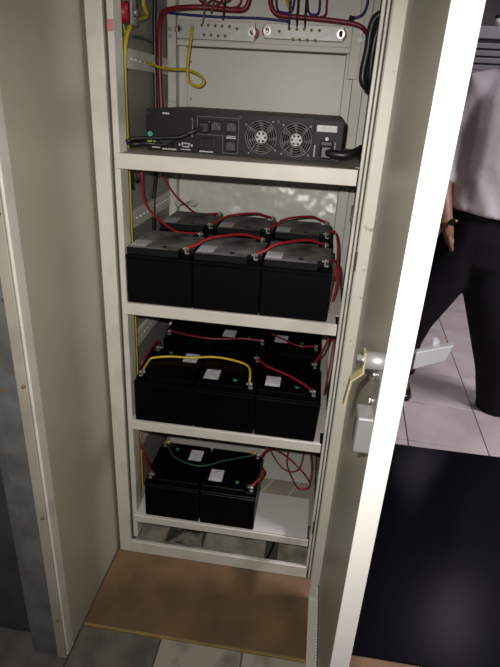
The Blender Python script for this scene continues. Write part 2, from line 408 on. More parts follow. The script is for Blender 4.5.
# red drum standoff and flat bar on the left wall, pink sticker on the post
st = MB(); p = atx(120, 12, -.020)
st.cyl((-.034, p.y, p.z), (.003, p.y, p.z), .020, .020, 22); so = st.build('standoff', M['insul'], cab); so['label'] = 'red drum insulator'
b = MB(); b.box(.006, .011, p.y-.014, p.y+.014, p.z-.024, p.z+.12, .001); b.cyl((.011, p.y, p.z), (.017, p.y, p.z), .007, n=6); b.build('flat_bar', M['dull_steel'], so)
p = aty(114, 25, .003); MB().box(-.010, .0028, .0030, .0040, p.z-.011, p.z+.010).build('sticker', M['pink'], cab)

# shelves
SZ = [1.1617, .8197, .4833, .1536]
for i, z in enumerate(SZ):
    s_ = thing  # shelves are parts of the cabinet
    lh = (.032, .029, .027, .025)[i]
    sh = MB().box(-.004, .5075, -.0045, 0, z-lh, z, .001).build('shelf', M['shelf'], cab)
    MB().box(.0, .504, .0, .053, z-.003, z-.0005).box(-.014, .520, .053, .53, z-.003, z-.0005).build('shelf_plate', M['shelf_top'] if i in (0, 3) else M['shelf'], sh)
    MB().box(-.014, -.011, .053, .53, z-.028, z-.003).build('shelf_edge', M['shelf'], sh)
    MB().box(.517, .520, .053, .53, z-.028, z-.003).build('shelf_edge', M['shelf'], sh)
    if i == 3:
        MB().box(.0, .504, .002, .163, z-.0005, z+.0004).build('front_board', M['board_white'], sh)
        MB().box(.0, .504, .236, .52, z-.0005, z+.0004).build('rear_board', M['board_white'], sh)
        for k in range(6):
            x = .03+k*.085
            MB().box(x-.0012, x+.0012, .158, .243, z-.0005, z+.0012, rot=Matrix.Rotation(-.45, 3, 'Z')).build('rib', M['board_white'], sh)

# ------------------------------------------------------------------ cabinet door, open at right angles
DX0, DX1, DY0, DY1, DZ0, DZ1 = .5255, .5528, -.600, -.066, .004, H
door = MB().box(.5488, DX1, DY0, DY1, DZ0, DZ1, .001).build('door', M['door_paint'], cab)
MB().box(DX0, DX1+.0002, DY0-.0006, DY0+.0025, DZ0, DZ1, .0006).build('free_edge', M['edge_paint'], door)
MB().box(DX0, .5488, DY1-.0025, DY1, DZ0, DZ1, .0006).build('hinge_edge', M['worn_paint'], door)
MB().box(DX0, .5488, DY0+.0025, DY1-.0025, DZ0, DZ0+.0025).build('bottom_edge', M['worn_paint'], door)
MB().box(DX0, .5488, DY0+.0025, DY1-.0025, DZ1-.0025, DZ1).build('top_edge', M['worn_paint'], door)
for z in (.25, .9, 1.55): MB().cyl((.560, -.012, z-.035), (.560, -.012, z+.035), .008, n=14).box(.553, .562, -.070, -.008, z-.03, z+.03).build('hinge', M['dull_steel'], door)
g = MB(); g.box(.5470, .5488, DY0+.0025, DY1-.004, .030, .062, mi=1)
for i in range(64):
    y = DY0+.006+i*(DY1-DY0-.012)/64
    g.box(.5415, .5470, y, y+.0042, .050, .058)
o = g.build('gasket', [M['tag'], M['gap']], door); o['kind'] = 'stuff'; o['label'] = 'pale toothed edging strip along the door bottom'
# lock: hub, cam lever, guide screws, box
hy, hz = -.520, .991
lk = MB().cyl((.5488, hy, hz), (.514, hy, hz), .0115, .0115, 24).cyl((.5488, hy, hz), (.540, hy, hz), .0155, .0155, 24).build('lock_barrel', M['aluminium'], door)
lev = MB()
cy = hy
prof = [(.5125, hz+.013), (.5135, hz-.016), (.5003, hz-.029), (.4962, hz-.066)]
for (xa, za), (xb, zb) in zip(prof[:-1], prof[1:]):
    t = bmesh.new(); th = .0028
    vs = []
    wa = .0085; 
    for y in (cy-wa, cy+wa):
        vs += [t.verts.new((xa-th/2, y, za)), t.verts.new((xa+th/2, y, za)), t.verts.new((xb+th/2, y, zb)), t.verts.new((xb-th/2, y, zb))]
    for q in ((0, 1, 2, 3), (7, 6, 5, 4), (0, 4, 5, 1), (1, 5, 6, 2), (2, 6, 7, 3), (3, 7, 4, 0)): t.faces.new([vs[k] for k in q])
    lev._merge(t)
lv = lev.build('cam_lever', M['brass'], door); lv['label'] = 'yellowish zinc cam lever'
MB().cyl((.5105, hy, hz), (.5035, hy, hz), .0066, .0066, 6, smooth=False).cyl((.5122, hy, hz), (.5100, hy, hz), .0095, n=18).build('bolt', M['steel'], door)
for (u, v) in ((372.5, 374.5), (368, 399.5)):
    p = aty(u, v, -.505); MB().cyl((.5488, -.505, p.z), (p.x+.004, -.505, p.z), .0032, n=10).sphere((p.x+.002, -.505, p.z), .0055, 12, sc=(.7, 1, 1)).build('guide_screw', M['steel'], door)
MB().box(.534, .5488, -.545, -.500, .905, .975, .002).build('lock_plate', M['aluminium'], door)
bx = MB().box(.5150, .5488, -.540, -.503, .862, .917, .003, seg=2).build('lock_box', M['aluminium'], door); bx['label'] = 'grey rectangular lock box'
MB().box(.5142, .5152, -.530, -.512, .872, .907).build('keyhole_plate', M['gap'], bx)
# outside swing handle, lifted out from the door
hd = MB()
R18 = Matrix.Rotation(math.radians(-17), 3, 'Y')
t = bmesh.new()
pl = [(.553, .995), (.556, 1.020), (.607, 1.038), (.602, 1.016)]
A = [t.verts.new((x, -.553, z)) for x, z in pl]; B = [t.verts.new((x+.003, -.541, z)) for x, z in pl]
for k in range(4): t.faces.new((A[k], A[(k+1) % 4], B[(k+1) % 4], B[k]))
t.faces.new(A[::-1]); t.faces.new(B); bmesh.ops.recalc_face_normals(t, faces=list(t.faces))
bmesh.ops.bevel(t, geom=list(t.edges), offset=.0012, segments=1, affect='EDGES'); hd._merge(t)
hd.box(.586, .594, -.541, -.530, 1.026, 1.036, .001)
ho = hd.build('swing_handle', M['handle_grey'], door); ho['label'] = 'flat grey swing handle sticking out from the door'
MB().cyl((.550, hy, hz+.02), (.562, hy, hz+.02), .015, n=22).box(.550, .556, -.545, -.500, .86, 1.06, .002).build('handle_base', M['handle_grey'], door)
for z in (.70, 1.08, .30): MB().sphere((.5488, -.10, z), .0032, 8).build('screw', M['dull_steel'], door)

# ================================================================== neighbouring cabinet on the left
nb = thing('neighbour_cabinet', 'grey-beige steel cabinet on the left with a galvanised front frame', 'cabinet', (-.36, .12, 0))
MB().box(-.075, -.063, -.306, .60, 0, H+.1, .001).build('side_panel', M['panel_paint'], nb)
MB().box(-.085, -.0605, -.338, -.306, 0, H+.1, .0025).build('corner_post', M['paint'], nb)
MB().box(-.085, -.0640, -.345, -.338, 0, H+.1, .001).build('post_edge', M['edge_brown'], nb)
MB().box(-.150, -.085, -.342, -.330, .0, H+.1, .001).build('front_frame', M['galv'], nb)
MB().box(-.1315, -.1285, -.3455, -.330, .0, H+.1, .0008).build('frame_flange', M['galv'], nb)
MB().box(-.66, -.150, -.310, -.300, .02, H+.1).build('inner_panel', M['galv_dark'], nb)
MB().box(-.66, -.075, .59, .60, 0, H+.1).build('back_panel', M['galv_dark'], nb)
MB().box(-.66, -.65, -.30, .59, 0, H+.1).build('side_panel', M['galv_dark'], nb)
MB().box(-.65, -.075, -.30, .59, H+.08, H+.1).build('top_panel', M['galv_dark'], nb)
for u, v in ((2, 214), (28, 387), (45.5, 518), (57, 620)):
    p = aty(u, v, -.345); MB().cyl((-.070, -.345, p.z), (-.070, -.3495, p.z), .0042, .0034, 10).build('screw', M['rust'], nb)
for u, v in ((3.5, 300), (1.4, 390), (11, 453), (21, 522), (29, 568)):
    p = aty(u, v, -.342); x = p.x; MB().cyl((x, -.342, p.z), (x, -.3445, p.z), .0034, n=10).build('screw', M['rust'] if v > 380 else M['gap'], nb)

# ================================================================== UPS
ux0, ux1, uy, uz0, uz1 = .032, .4725, .100, 1.1622, 1.2495
ups = thing('power_supply', 'black rack power supply with two silver fans on the top shelf', 'power supply', (.25, .3, uz0))
def U(u, v, y=uy): return aty(u, v, y)
b = MB()
FANS = [(.294, 1.2045), (.3715, 1.2035)]; FR = .0345
# shell: top, bottom, sides, back + front panel with round holes
b.box(ux0, ux1, uy+.003, .50, uz1-.0015, uz1, mi=1)
b.box(ux0, ux1, uy+.003, .50, uz0, uz0+.0015); b.box(ux0, ux0+.0015, uy+.003, .50, uz0, uz1); b.box(ux1-.0015, ux1, uy+.003, .50, uz0, uz1); b.box(ux0, ux1, .4985, .50, uz0, uz1)
b.build('casing', [M['ups'], M['ups_top']], ups)
fpn = bmesh.new()
def panel_with_holes(bm_, x0, x1, z0, z1, y, holes, r, n=32):
    # split into vertical strips, one hole each
    cuts = [x0]+[(holes[i][0]+holes[i+1][0])/2 for i in range(len(holes)-1)]+[x1]
    for (cx, cz), xa, xb in zip(holes, cuts[:-1], cuts[1:]):
        ring = [bm_.verts.new((cx+r*math.cos(2*math.pi*k/n), y, cz+r*math.sin(2*math.pi*k/n))) for k in range(n)]
        ring2 = [bm_.verts.new((cx+r*math.cos(2*math.pi*k/n), y+.004, cz+r*math.sin(2*math.pi*k/n))) for k in range(n)]
        out = []
        for k in range(n):
            c_, s_ = math.cos(2*math.pi*k/n), math.sin(2*math.pi*k/n)
            tx_ = ((xb-cx)/c_ if c_ > 1e-9 else (xa-cx)/c_ if c_ < -1e-9 else 1e9)
            tz_ = ((z1-cz)/s_ if s_ > 1e-9 else (z0-cz)/s_ if s_ < -1e-9 else 1e9)
            tt = min(tx_, tz_); out.append(bm_.verts.new((cx+tt*c_, y, cz+tt*s_)))
        for k in range(n):
            k2 = (k+1) % n
            bm_.faces.new((ring[k], out[k], out[k2], ring[k2]))
            bm_.faces.new((ring[k], ring[k2], ring2[k2], ring2[k]))
        for sx, X in ((1, xb), (-1, xa)):
            for sz, Z in ((1, z1), (-1, z0)):
                best = [q for q in range(n) if (out[q].co.x-cx)*sx > 0 and (out[q].co.z-cz)*sz > 0]
                hor = [q for q in best if abs(out[q].co.z-Z) < 1e-6]; ver = [q for q in best if abs(out[q].co.x-X) < 1e-6]
                if hor and ver:
                    a_ = max(hor, key=lambda q: (out[q].co.x)*sx); v_ = max(ver, key=lambda q: out[q].co.z*sz)
                    cn = bm_.verts.new((X, y, Z))
                    if (out[a_].co-out[v_].co).length > 1e-6:
                        try: bm_.faces.new((out[a_], cn, out[v_]))
                        except ValueError: pass
panel_with_holes(fpn, .250, ux1, uz0, uz1, uy, FANS, FR)
b = MB(); b._merge(fpn); b.box(ux0, .250, uy, uy+.003, uz0, uz1); b.build('rear_panel', M['ups'], ups)
for cx, cz in FANS:
    f = MB()
    for k in range(7):
        a0 = k*2*math.pi/7
        t = bmesh.new(); q = []
        for rr in (.013, .024, .034):
            for da, dy in ((-.18, 0), (.42, .012)):
                q.append(t.verts.new((cx+rr*math.cos(a0+da+rr*8), uy+.012+dy, cz+rr*math.sin(a0+da+rr*8))))
        t.faces.new((q[0], q[1], q[3], q[2])); t.faces.new((q[2], q[3], q[5], q[4]))
        f._merge(t)
    f.torus((cx, uy+.012, cz), (0, 1, 0), .0375, .003)
    f.box(cx-.037, cx+.037, uy+.028, uy+.030, cz-.036, cz+.036)
    fan = f.build('fan', M['socket'], ups)
    h = MB().cyl((cx, uy+.014, cz), (cx, uy+.0035, cz), .0135, .0128, 24)
    for k in range(6): h.cyl((cx+.009*math.cos(k*1.047), uy+.0035, cz+.009*math.sin(k*1.047)), (cx+.009*math.cos(k*1.047), uy+.0031, cz+.009*math.sin(k*1.047)), .0026, n=8, mi=1)
    h.cyl((cx, uy+.0035, cz), (cx, uy+.0025, cz), .004, n=12)
    h.build('fan_hub', [M['hub'], M['ups']], fan)
    gd = MB()
    for R_ in (.0195, .0245, .0295, .0345): gd.torus((cx, uy-.002, cz), (0, 1, 0), R_, .00075, 36, 5)
    for k in range(4):
        a0 = math.radians(45+k*90+(8 if cx < .33 else 0)); gd.tube([(cx+rr*math.cos(a0), uy-.0032, cz+rr*math.sin(a0)) for rr in (.015, .03, .042)], .0011, 6)
        gd.cyl((cx+.042*math.cos(a0), uy, cz+.042*math.sin(a0)), (cx+.042*math.cos(a0), uy-.004, cz+.042*math.sin(a0)), .0018, n=8)
    gd.torus((cx, uy-.002, cz), (0, 1, 0), .0150, .0009, 28, 5)
    gd.build('fan_guard', M['guard'], fan)
# outlets in a white outline
def outline(pts, wd=.0011):
    b = MB()
    for (xa, za), (xb, zb) in zip(pts, pts[1:]+pts[:1]):
        b.box(min(xa, xb)-wd/2, max(xa, xb)+wd/2, uy-.0005, uy+.001, min(za, zb)-wd/2, max(za, zb)+wd/2)
    return b
outline([(.150, 1.240), (.243, 1.240), (.243, 1.1665), (.2085, 1.1665), (.2085, 1.203), (.150, 1.203)]).build('outlet_outline', M['printline'], ups)
def outlet(cx, cz):
    b = MB(); w_, h_ = .0135, .0115
    b.box(cx-w_, cx+w_, uy-.0022, uy+.001, cz-h_, cz+h_, .0012)
    o = b.build('outlet', M['ups'], ups)
    MB().prism([(cx-.0105, 0), (cx+.0105, 0), (cx+.0105, .011), (cx+.006, .0165), (cx-.006, .0165), (cx-.0105, .011)], 0, .0008).build('x', M['socket'], o)
    x = [k for k in o.children][0] if o.children else None
    return o
def outlet(cx, cz):
    o = MB().box(cx-.0135, cx+.0135, uy-.0022, uy+.001, cz-.0115, cz+.0115, .0012).build('outlet', M['ups'], ups)
    s = MB(); t = bmesh.new()
    pl = [(cx-.0105, cz-.0085), (cx+.0105, cz-.0085), (cx+.0105, cz+.003), (cx+.006, cz+.0085), (cx-.006, cz+.0085), (cx-.0105, cz+.003)]
    A = [t.verts.new((x, uy-.0024, z)) for x, z in pl]; B = [t.verts.new((x, uy-.0015, z)) for x, z in pl]
    for k in range(6): t.faces.new((A[k], A[(k+1) % 6], B[(k+1) % 6], B[k]))
    t.faces.new(A[::-1]); s._merge(t)
    for dx, dz in ((-.005, -.002), (.005, -.002), (0, .003)): s.box(cx+dx-.0008, cx+dx+.0008, uy-.0028, uy-.002, cz+dz-.0025, cz+dz+.0025, mi=1)
    s.build('socket', [M['socket'], M['printline']], o)
for cx, cz in ((.1655, 1.2215), (.1930, 1.2215), (.2270, 1.2215), (.2265, 1.182)): outlet(cx, cz)
for x in (.1785, .1805): pass
MB().box(.1765, .1780, uy-.003, uy, 1.212, 1.231).build('outlet_clip', M['dull_steel'], ups)
# breaker block with two raised sides
bk = MB().box(.162, .190, uy-.003, uy, 1.174, 1.196, .001).build('breaker', M['ups'], ups)
for x in (.1615, .1905): MB().box(x-.0014, x+.0014, uy-.006, uy-.0004, 1.175, 1.197, .0005).build('breaker_side', M['socket'], bk)
# serial port
t = bmesh.new(); pl = [(.1135, 1.1835), (.1345, 1.1825), (.1315, 1.1725), (.1165, 1.1735)]
sp = MB()
A = [t.verts.new((x, uy-.003, z)) for x, z in pl]; B = [t.verts.new((x, uy+.0, z)) for x, z in pl]
for k in range(4): t.faces.new((A[k], A[(k+1) % 4], B[(k+1) % 4], B[k]))
t.faces.new(A[::-1]); sp._merge(t)
sp.box(.1175, .1305, uy-.0033, uy-.002, 1.1755, 1.1805, mi=1)
for x in (.110, .138): sp.cyl((x, uy, 1.178), (x, uy-.004, 1.178), .0028, .0028, 6, smooth=False)
sp.build('serial_port', [M['dull_steel'], M['socket']], ups)
# stickers, plugs and fine print
MB().cyl((.0405, uy, 1.1965), (.0405, uy-.0006, 1.1965), .0058, n=20).build('round_sticker', M['green_sticker'], ups)
MB().box(.036, .046, uy-.010, uy, 1.178, 1.184, .001).build('plug', M['lime'], ups)
MB().box(.049, .054, uy-.006, uy, 1.179, 1.184, .001).build('plug', M['dull_steel'], ups)
MB().box(.062, .092, uy-.002, uy, 1.172, 1.187, .001).build('cover_plate', M['socket'], ups)
def fine_print(x0, x1, z, h=.0026, vertical=False):
    b = MB(); x = x0
    while x < x1:
        w_ = random.uniform(.0012, .0026); g = random.uniform(.0004, .0008)
        if vertical: b.box(z-h/2, z+h/2, uy-.0003, uy, x, x+w_)
        else: b.box(x, x+w_, uy-.0003, uy, z-h/2*random.uniform(.75, 1), z+h/2)
        x += w_+g
    return b.build('fine_print', M['print'], ups)
fine_print(.070, .084, 1.2415, .0035); fine_print(.045, .062, 1.1688); fine_print(.068, .102, 1.1665, .003); fine_print(.112, .134, 1.168, .002)
fine_print(.155, .185, 1.1665, .003); fine_print(.218, .236, 1.2025, .002); fine_print(.216, .238, 1.199, .0025)
for z in (1.196, 1.222): MB().box(.1375, .1385, uy-.0003, uy, z, z+.012).build('fine_print', M['print'], ups)
MB().box(.1375, .1400, uy-.0003, uy, 1.2085, 1.231).build('fine_print', M['printline'], ups)
# mains inlet plate
ip = MB().box(.409, .4715, uy-.0022, uy, 1.1645, 1.2485, .001).build('inlet_plate', M['ups'], ups)
MB().box(.4150, .4585, uy-.0028, uy-.002, 1.2245, 1.2375).build('label', M['silver_label'], ip)
MB().box(.4255, .4525, uy-.009, uy-.002, 1.1735, 1.2065, .002).build('inlet', M['socket'], ip)
for z in (.0, 1): pass
b = MB()
for k in range(9): b.box(.4125, .4155, uy-.0027, uy-.002, 1.172+k*.0028, 1.1738+k*.0028)
for k in range(8): b.box(.4570, .4590, uy-.0027, uy-.002, 1.182+k*.0029, 1.1838+k*.0029)
b.cyl((.439, uy-.002, 1.2105), (.439, uy-.0028, 1.2105), .004, n=10)
b.build('fine_print', M['print'], ip)
for x, z in ((.2465, 1.2435), (.330, 1.2385), (.465, 1.2425), (.036, 1.2425)): MB().cyl((x, uy, z), (x, uy-.002, z), .0032, n=10).build('screw', M['socket'], ups)

# ================================================================== batteries
BW, BD, BH = .1580, .180, .136
def battery(dusty):
    bt = thing('battery', 'x', 'battery', (0, 0, 0))
    w2, d2 = BW/2, BD/2
    MB().box(-w2, w2, -d2, d2, 0, .111, .0025).build('case', M['plastic_dusty' if dusty else 'plastic'], bt)
    MB().box(-w2-.0003, w2+.0003, -d2-.001, d2+.001, .111, .119, .0015).build('rim', M['plastic_dusty' if dusty else 'plastic'], bt)
    n = .030; k = .034
    poly = [(-w2+.002, -d2+.004), (w2-k, -d2+.004), (w2-k, -d2+n), (w2-.002, -d2+n), (w2-.002, d2-n), (w2-k, d2-n), (w2-k, d2-.004), (-w2+.002, d2-.004)]
    lid = MB().prism(poly, .119, BH, bev=.0015).build('lid', M['lid_dusty' if dusty else 'plastic'], bt)
    for y in (-d2+.016, d2-.016):
        tb = MB().box(w2-.030, w2-.004, y-.010, y+.010, .119, .129, .001).build('terminal_block', M['plastic'], bt)
        MB().box(w2-.020, w2-.017, y-.006, y+.006, .129, .146, .0006).box(w2-.020, w2-.010, y-.006, y+.006, .129, .132, .0006).build('lug', M['dull_steel'], tb)
        MB().cyl((w2-.016, y, .140), (w2-.011, y, .140), .0042, .0042, 6, smooth=False).cyl((w2-.026, y, .140), (w2-.020, y, .140), .0035, n=8).build('bolt', M['dull_steel'], tb)
    if dusty: lx, ly = -.056, -.043
    else: lx, ly = -.042, -.038
    MB().box(lx-.019, lx+.019, ly-.025, ly+.025, BH, BH+.0005).build('label', M['sticker'], bt)
    MB().cyl((lx+.063, ly-.018, BH), (lx+.063, ly-.018, BH+.0012), .0056, n=16).build('vent_cap', M['green_dot'] if not dusty else M['plastic_dusty'], bt)
    return bt
protoA = battery(True); protoB = battery(False)
usedA = usedB = False
def place(proto, x, y, z, rot, label, group):
    global usedA, usedB
    if proto is protoA and not usedA: o = proto; usedA = True
    elif proto is protoB and not usedB: o = proto; usedB = True
    else: o = copy_tree(proto)
    o.location = (x, y, z); o.rotation_euler.z = math.pi if rot else 0
    o['label'] = label; o['group'] = group
    return o
yf, yr = .002+BD/2, .266+BD/2
bx_ = [.0845, .2440, .4035]
b3 = [.0910, .2500, .4100]
nmx = ['left', 'middle', 'right']
for r_, y in (('front', yf), ('rear', yr)):
    for i, x in enumerate(bx_):
        place(protoA, x, y, SZ[1], False, 'black battery with dusty grey lid, %s row %s on the second shelf' % (r_, {'left': 'leftmost', 'middle': 'centre', 'right': 'rightmost'}[nmx[i]]), 'batteries on the second shelf')
for r_, y in (('front', yf), ('rear', yr)):
    for i, x in enumerate(bx_):
        place(protoB, b3[i], y, SZ[2], i == 0, 'glossy black battery with white label, %s row %s on the third shelf' % (r_, {'left': 'leftmost', 'middle': 'centre', 'right': 'rightmost'}[nmx[i]]), 'batteries on the third shelf')
place(protoB, .1085, yf, SZ[3]+.0004, True, 'left one of two black batteries on the bottom shelf, under the green wire', 'batteries on the bottom shelf')
place(protoB, .2700, yf, SZ[3]+.0004, False, 'right one of two black batteries on the bottom shelf, beside the white board', 'batteries on the bottom shelf')

# ================================================================== cables
def Y(*a): return [aty(u, v, y) for u, v, y in a]
cable('cable', Y((162.5, 140, .42), (161.5, 112, .42), (159.5, 60, .42), (160.5, 22, .43), (168, 10, .46), (198, 7, .50), (229, 9.6, .51), (244, 9, .51), (249, 0, .51), (250, -14, .51)), .0068, 'darkred', 'thick burgundy cable bending over the left busbar')
cable('cable', Y((270, -14, .48), (271, 5, .48), (278, 14.5, .48), (298, 17, .48), (332, 20.5, .48), (356, 24.5, .48), (366, 32, .47), (372, 48, .40)), .0062, 'darkred', 'thick red cable running above the right busbar')
cable('cable', Y((169, 13, .525), (198, 15.6, .525), (227, 17.3, .525), (262, 18.5, .525), (289, 21.6, .525)), .0034, 'blue', 'blue wire lying straight along the tops of both busbars')
for i, (u0, u1, v, c_) in enumerate(((199, 212, 4, 'darkred'), (203, 222, 6, 'darkred'), (212, 232, 3, 'darkred'), (222, 241, 8, 'red'))):
    cable('looped_wire', Y((u0, -14, .535), (u0+.5, v-5, .53), ((u0+u1)/2, v, .525), (u1-.5, v-5, .53), (u1, -14, .535)), .0030, c_, 'red wire hanging in a loop above the left busbar, %s' % ('leftmost of four', 'second of four from the left', 'third of four from the left', 'rightmost of four')[i], group='red wire loops above the left busbar')
for i, (u0, v, c_, lab) in enumerate(((203, 24, 'olive', 'olive wire dropping onto the left busbar'), (211, 13, 'olive', 'short olive wire end above the left busbar'), (223, 20, 'black', 'black wire dropping onto the left busbar'))):
    cable('wire', Y((u0+3, -14, .50), (u0+2, 3, .497), (u0, v, .492)), .0024, c_, lab)
for i, (u0, v, c_, lab) in enumerate(((289, 29, 'blue', 'blue wire dropping to the right busbar screws'), (297, 27, 'black', 'left black wire dropping to the right busbar screws'), (305, 27.5, 'black', 'right black wire dropping to the right busbar screws'))):
    cable('wire', Y((u0+2, -14, .472), (u0+1, 5, .471), (u0, v-8, .468), (u0, v, .492)), .0026, c_, lab)
cable('wire', Y((286, -14, .49), (287, 2, .485), (291, 11, .48)), .0034, 'yellow', 'yellow wire end above the right busbar')
cable('looped_wire', Y((307, -14, .53), (308, 10, .525), (313, 14.5, .52), (319, 11, .525), (320, -14, .53)), .0028, 'blue', 'blue wire in a narrow loop above the right busbar')
cable('looped_wire', Y((276, -14, .53), (277, 8, .525), (283, 12.5, .52), (292, 10, .52), (296, -14, .53)), .0028, 'blue', 'blue wire in a wide loop left of the yellow wire end')
cable('wire', Y((327, -14, .52), (326.5, 5, .515), (325, 15, .505), (316, 18, .50)), .0026, 'red', 'thin red wire dropping behind the red cable over the right busbar')
cable('wire', Y((369, -14, .50), (367, 5, .50), (362, 15, .50), (353.5, 18.5, .50)), .0034, 'blue', 'dark blue wire curving down beside the right bracket')
b = MB(); p = aty(352, 18, .50); b.cyl(p+Vector((-.008, 0, .001)), p+Vector((.006, 0, -.001)), .0055, n=10); tag(b.build('wire_sleeve', M['black']), 'black sleeve on the end of the dark blue wire', 'sleeve')
cable('coiled_cable', Y((386, 13, .10), (380, 14.5, .10), (374, 20, .10), (370, 33, .10), (367.5, 50, .10), (363.5, 68, .10), (362.5, 80, .10), (366, 86, .105), (369.5, 79, .115), (371.5, 58, .12), (375.5, 37, .12), (381, 24, .12), (386, 20, .115)), .0076, 'black', 'thick black cable hanging in a flat loop by the right post')
cable('wire', Y((372, 40, .40), (374, 58, .40), (372, 90, .40), (366, 140, .40), (363, 175, .40), (358, 205, .40)), .0028, 'red', 'red wire running down behind the black cable loop')
# left wall wires
X = lambda *a: [atx(u, v, x) for u, v, x in a]
cable('earth_cable', X((146, -16, -.030), (143, 2, -.030), (146.5, 16, -.030), (134, 21, -.030), (128, 31, -.028), (125, 44, -.026), (124, 62, -.025), (125, 99, -.025), (127.2, 150, -.025), (130, 215, -.025), (132.5, 270, -.025), (134.8, 330, -.025), (137.2, 385, -.025), (139.3, 430, -.025), (141.5, 475, -.025), (142.5, 492, -.025)), .0056, 'dirtyyellow', 'yellow green earth cable running down the left cabinet wall', m2='green')
cable('earth_cable', X((137, -16, -.034), (141, 2, -.034), (147, 14, -.034)), .0042, 'green', 'short green yellow earth cable slanting above the red drum insulator', m2='yellow')
cable('earth_cable', X((123, -16, -.036), (122.5, 10, -.036), (122.6, 26, -.036), (124.5, 37, -.034)), .0040, 'green', 'green yellow earth cable passing behind the red drum insulator', m2='dirtyyellow')
cable('earth_cable', Y((126, 51, .20), (135.5, 58.5, .27), (152, 64.5, .36), (160, 67.5, .39), (172, 69.5, .44), (187, 70, .48), (199, 75, .47), (204, 81.5, .46), (199, 86.5, .46), (190.5, 83, .465), (187.5, 74, .47), (188.3, 58, .478), (191, 40, .485), (192.3, 27, .491)), .0042, 'yellow', 'yellow green earth wire curled in a loop below the left busbar', m2='green')
cable('wire', Y((126.5, 36, .24), (139, 39, .34), (153.5, 45, .44)), .0036, 'darkgreen', 'dark green wire crossing the left wall near the red insulator')
cable('cable', Y((155, -16, .40), (154.5, 20, .40), (155, 60, .40), (155, 112, .40), (154, 160, .40), (150, 176, .39), (144.5, 192, .37), (143, 205, .36), (143, 232, .36), (144, 250, .36)), .0058, 'black', 'black cable running down the rear left corner behind the power supply')
cable('cable', Y((137, 150, .16), (134.5, 168, .16), (136, 181, .16), (139, 180, .17), (140.5, 168, .18), (142, 152, .20)), .0034, 'black', 'short black cable loop hanging under the top shelf at left')
# power supply cords
cable('cable', Y((205, 127, .098), (202, 128, .080), (194, 131, .066), (183, 136, .062), (174, 137.5, .060), (150, 138, .055), (133, 138.5, .05), (127, 141, .045)) + [Vector((-.024, .09, 1.19)), Vector((-.026, .14, 1.12)), Vector((-.026, .16, 1.06))], .0042, 'black', 'upper black power cord leaving the outlets leftward across the power supply')
cable('cable', Y((172, 144, .097), (160, 144.5, .075), (145, 143, .062), (133, 144, .05)) + [Vector((-.020, .07, 1.178)), Vector((-.022, .10, 1.15))], .0038, 'black', 'lower black power cord leaving the lower left of the power supply')
b = MB(); p = aty(205, 127, .092); b.box(p.x-.011, p.x+.011, .078, .0975, p.z-.0105, p.z+.0105, .002); tag(b.build('power_plug', M['black']), 'black plug in the leftmost outlet of the power supply', 'plug')
cable('mains_cable', Y((326, 151.5, .090), (329, 153, .066), (342, 155.2, .058), (352, 153.5, .065), (360, 149.5, .09)) + [Vector((.534, .15, 1.205)), Vector((.537, .24, 1.24))], .0088, 'black', 'thick black mains cable bending right from the power supply inlet')
b = MB(); p = aty(326, 152, .08); b.box(p.x-.012, p.x+.012, .064, .0905, p.z-.013, p.z+.013, .003, seg=2); tag(b.build('mains_plug', M['black']), 'large black plug in the mains inlet of the power supply', 'plug')

# battery wiring, second shelf: terminal tops
def term(x, y, z, front, rot=False):
    s = -1 if rot else 1
    yy = (-BD/2+.016) if front else (BD/2-.016)
    return Vector((x+s*(BW/2-.018), y+s*yy, z+.141))
tz = SZ[1]+BH
G2 = 'red battery leads on the second shelf'
cable('battery_lead', Y((141.5, 160, .10), (141.8, 175, .10), (143.5, 198, .11), (153, 214, .13), (166, 225, .16), (178, 232, .19)) + [term(bx_[0], yf, SZ[1], False)], .0030, 'red', 'red lead curving from the left wall to the front left battery', group=G2)
cable('battery_lead', Y((157, 158, .36), (161, 170, .37), (171, 190, .39), (185.5, 205, .42), (198, 213.5, .45)) + [term(bx_[0], yr, SZ[1], False)], .0030, 'red', 'red lead curving down to the rear left battery of the second shelf', group=G2)
def YS(*a):
    out = []
    for u, v, y in a:
        p = aty(u, v, y)
        if p.z < SZ[3]+.008: p = atz(u, v, SZ[3]+.008)
        out.append(p)
    return out
def jump(p, q, h, r, c_, lab, group, k=(.3, .7), side=Vector((0, 0, 0))):
    return cable('battery_lead', [p, p.lerp(q, .12)+Vector((0, 0, h*.3)), p.lerp(q, k[0])+Vector((0, 0, h))+side, p.lerp(q, k[1])+Vector((0, 0, h))+side, p.lerp(q, .9)+Vector((0, 0, h*.35)), q], r, c_, lab, group=group)
jump(term(bx_[0], yf, SZ[1], True), term(bx_[1], yf, SZ[1], False), .018, .0034, 'red', 'red lead joining the front left and front middle batteries, second shelf', G2)
jump(term(bx_[1], yf, SZ[1], True), term(bx_[2], yf, SZ[1], False), .018, .0034, 'red', 'red lead joining the front middle and front right batteries, second shelf', G2)
jump(term(bx_[0], yr, SZ[1], True), term(bx_[1], yr, SZ[1], False), .018, .0030, 'red', 'red lead joining the rear left and rear middle batteries, second shelf', G2)
jump(term(bx_[1], yr, SZ[1], True), term(bx_[2], yr, SZ[1], False), .022, .0030, 'red', 'red lead joining the rear middle and rear right batteries, second shelf', G2)
cable('battery_lead', [term(bx_[2], yr, SZ[1], True), Vector((.489, .33, .957)), Vector((.500, .30, .93)), Vector((.503, .27, .88)), Vector((.500, .25, .84))], .0032, 'red', 'red lead dropping down the right side from the rear right battery', group=G2)
cable('battery_lead', [term(bx_[2], yf, SZ[1], True), Vector((.489, .08, .945)), Vector((.500, .10, .915)), Vector((.501, .11, .87)), Vector((.497, .12, .83))], .0032, 'red', 'red lead dropping down the right side from the front right battery', group=G2)
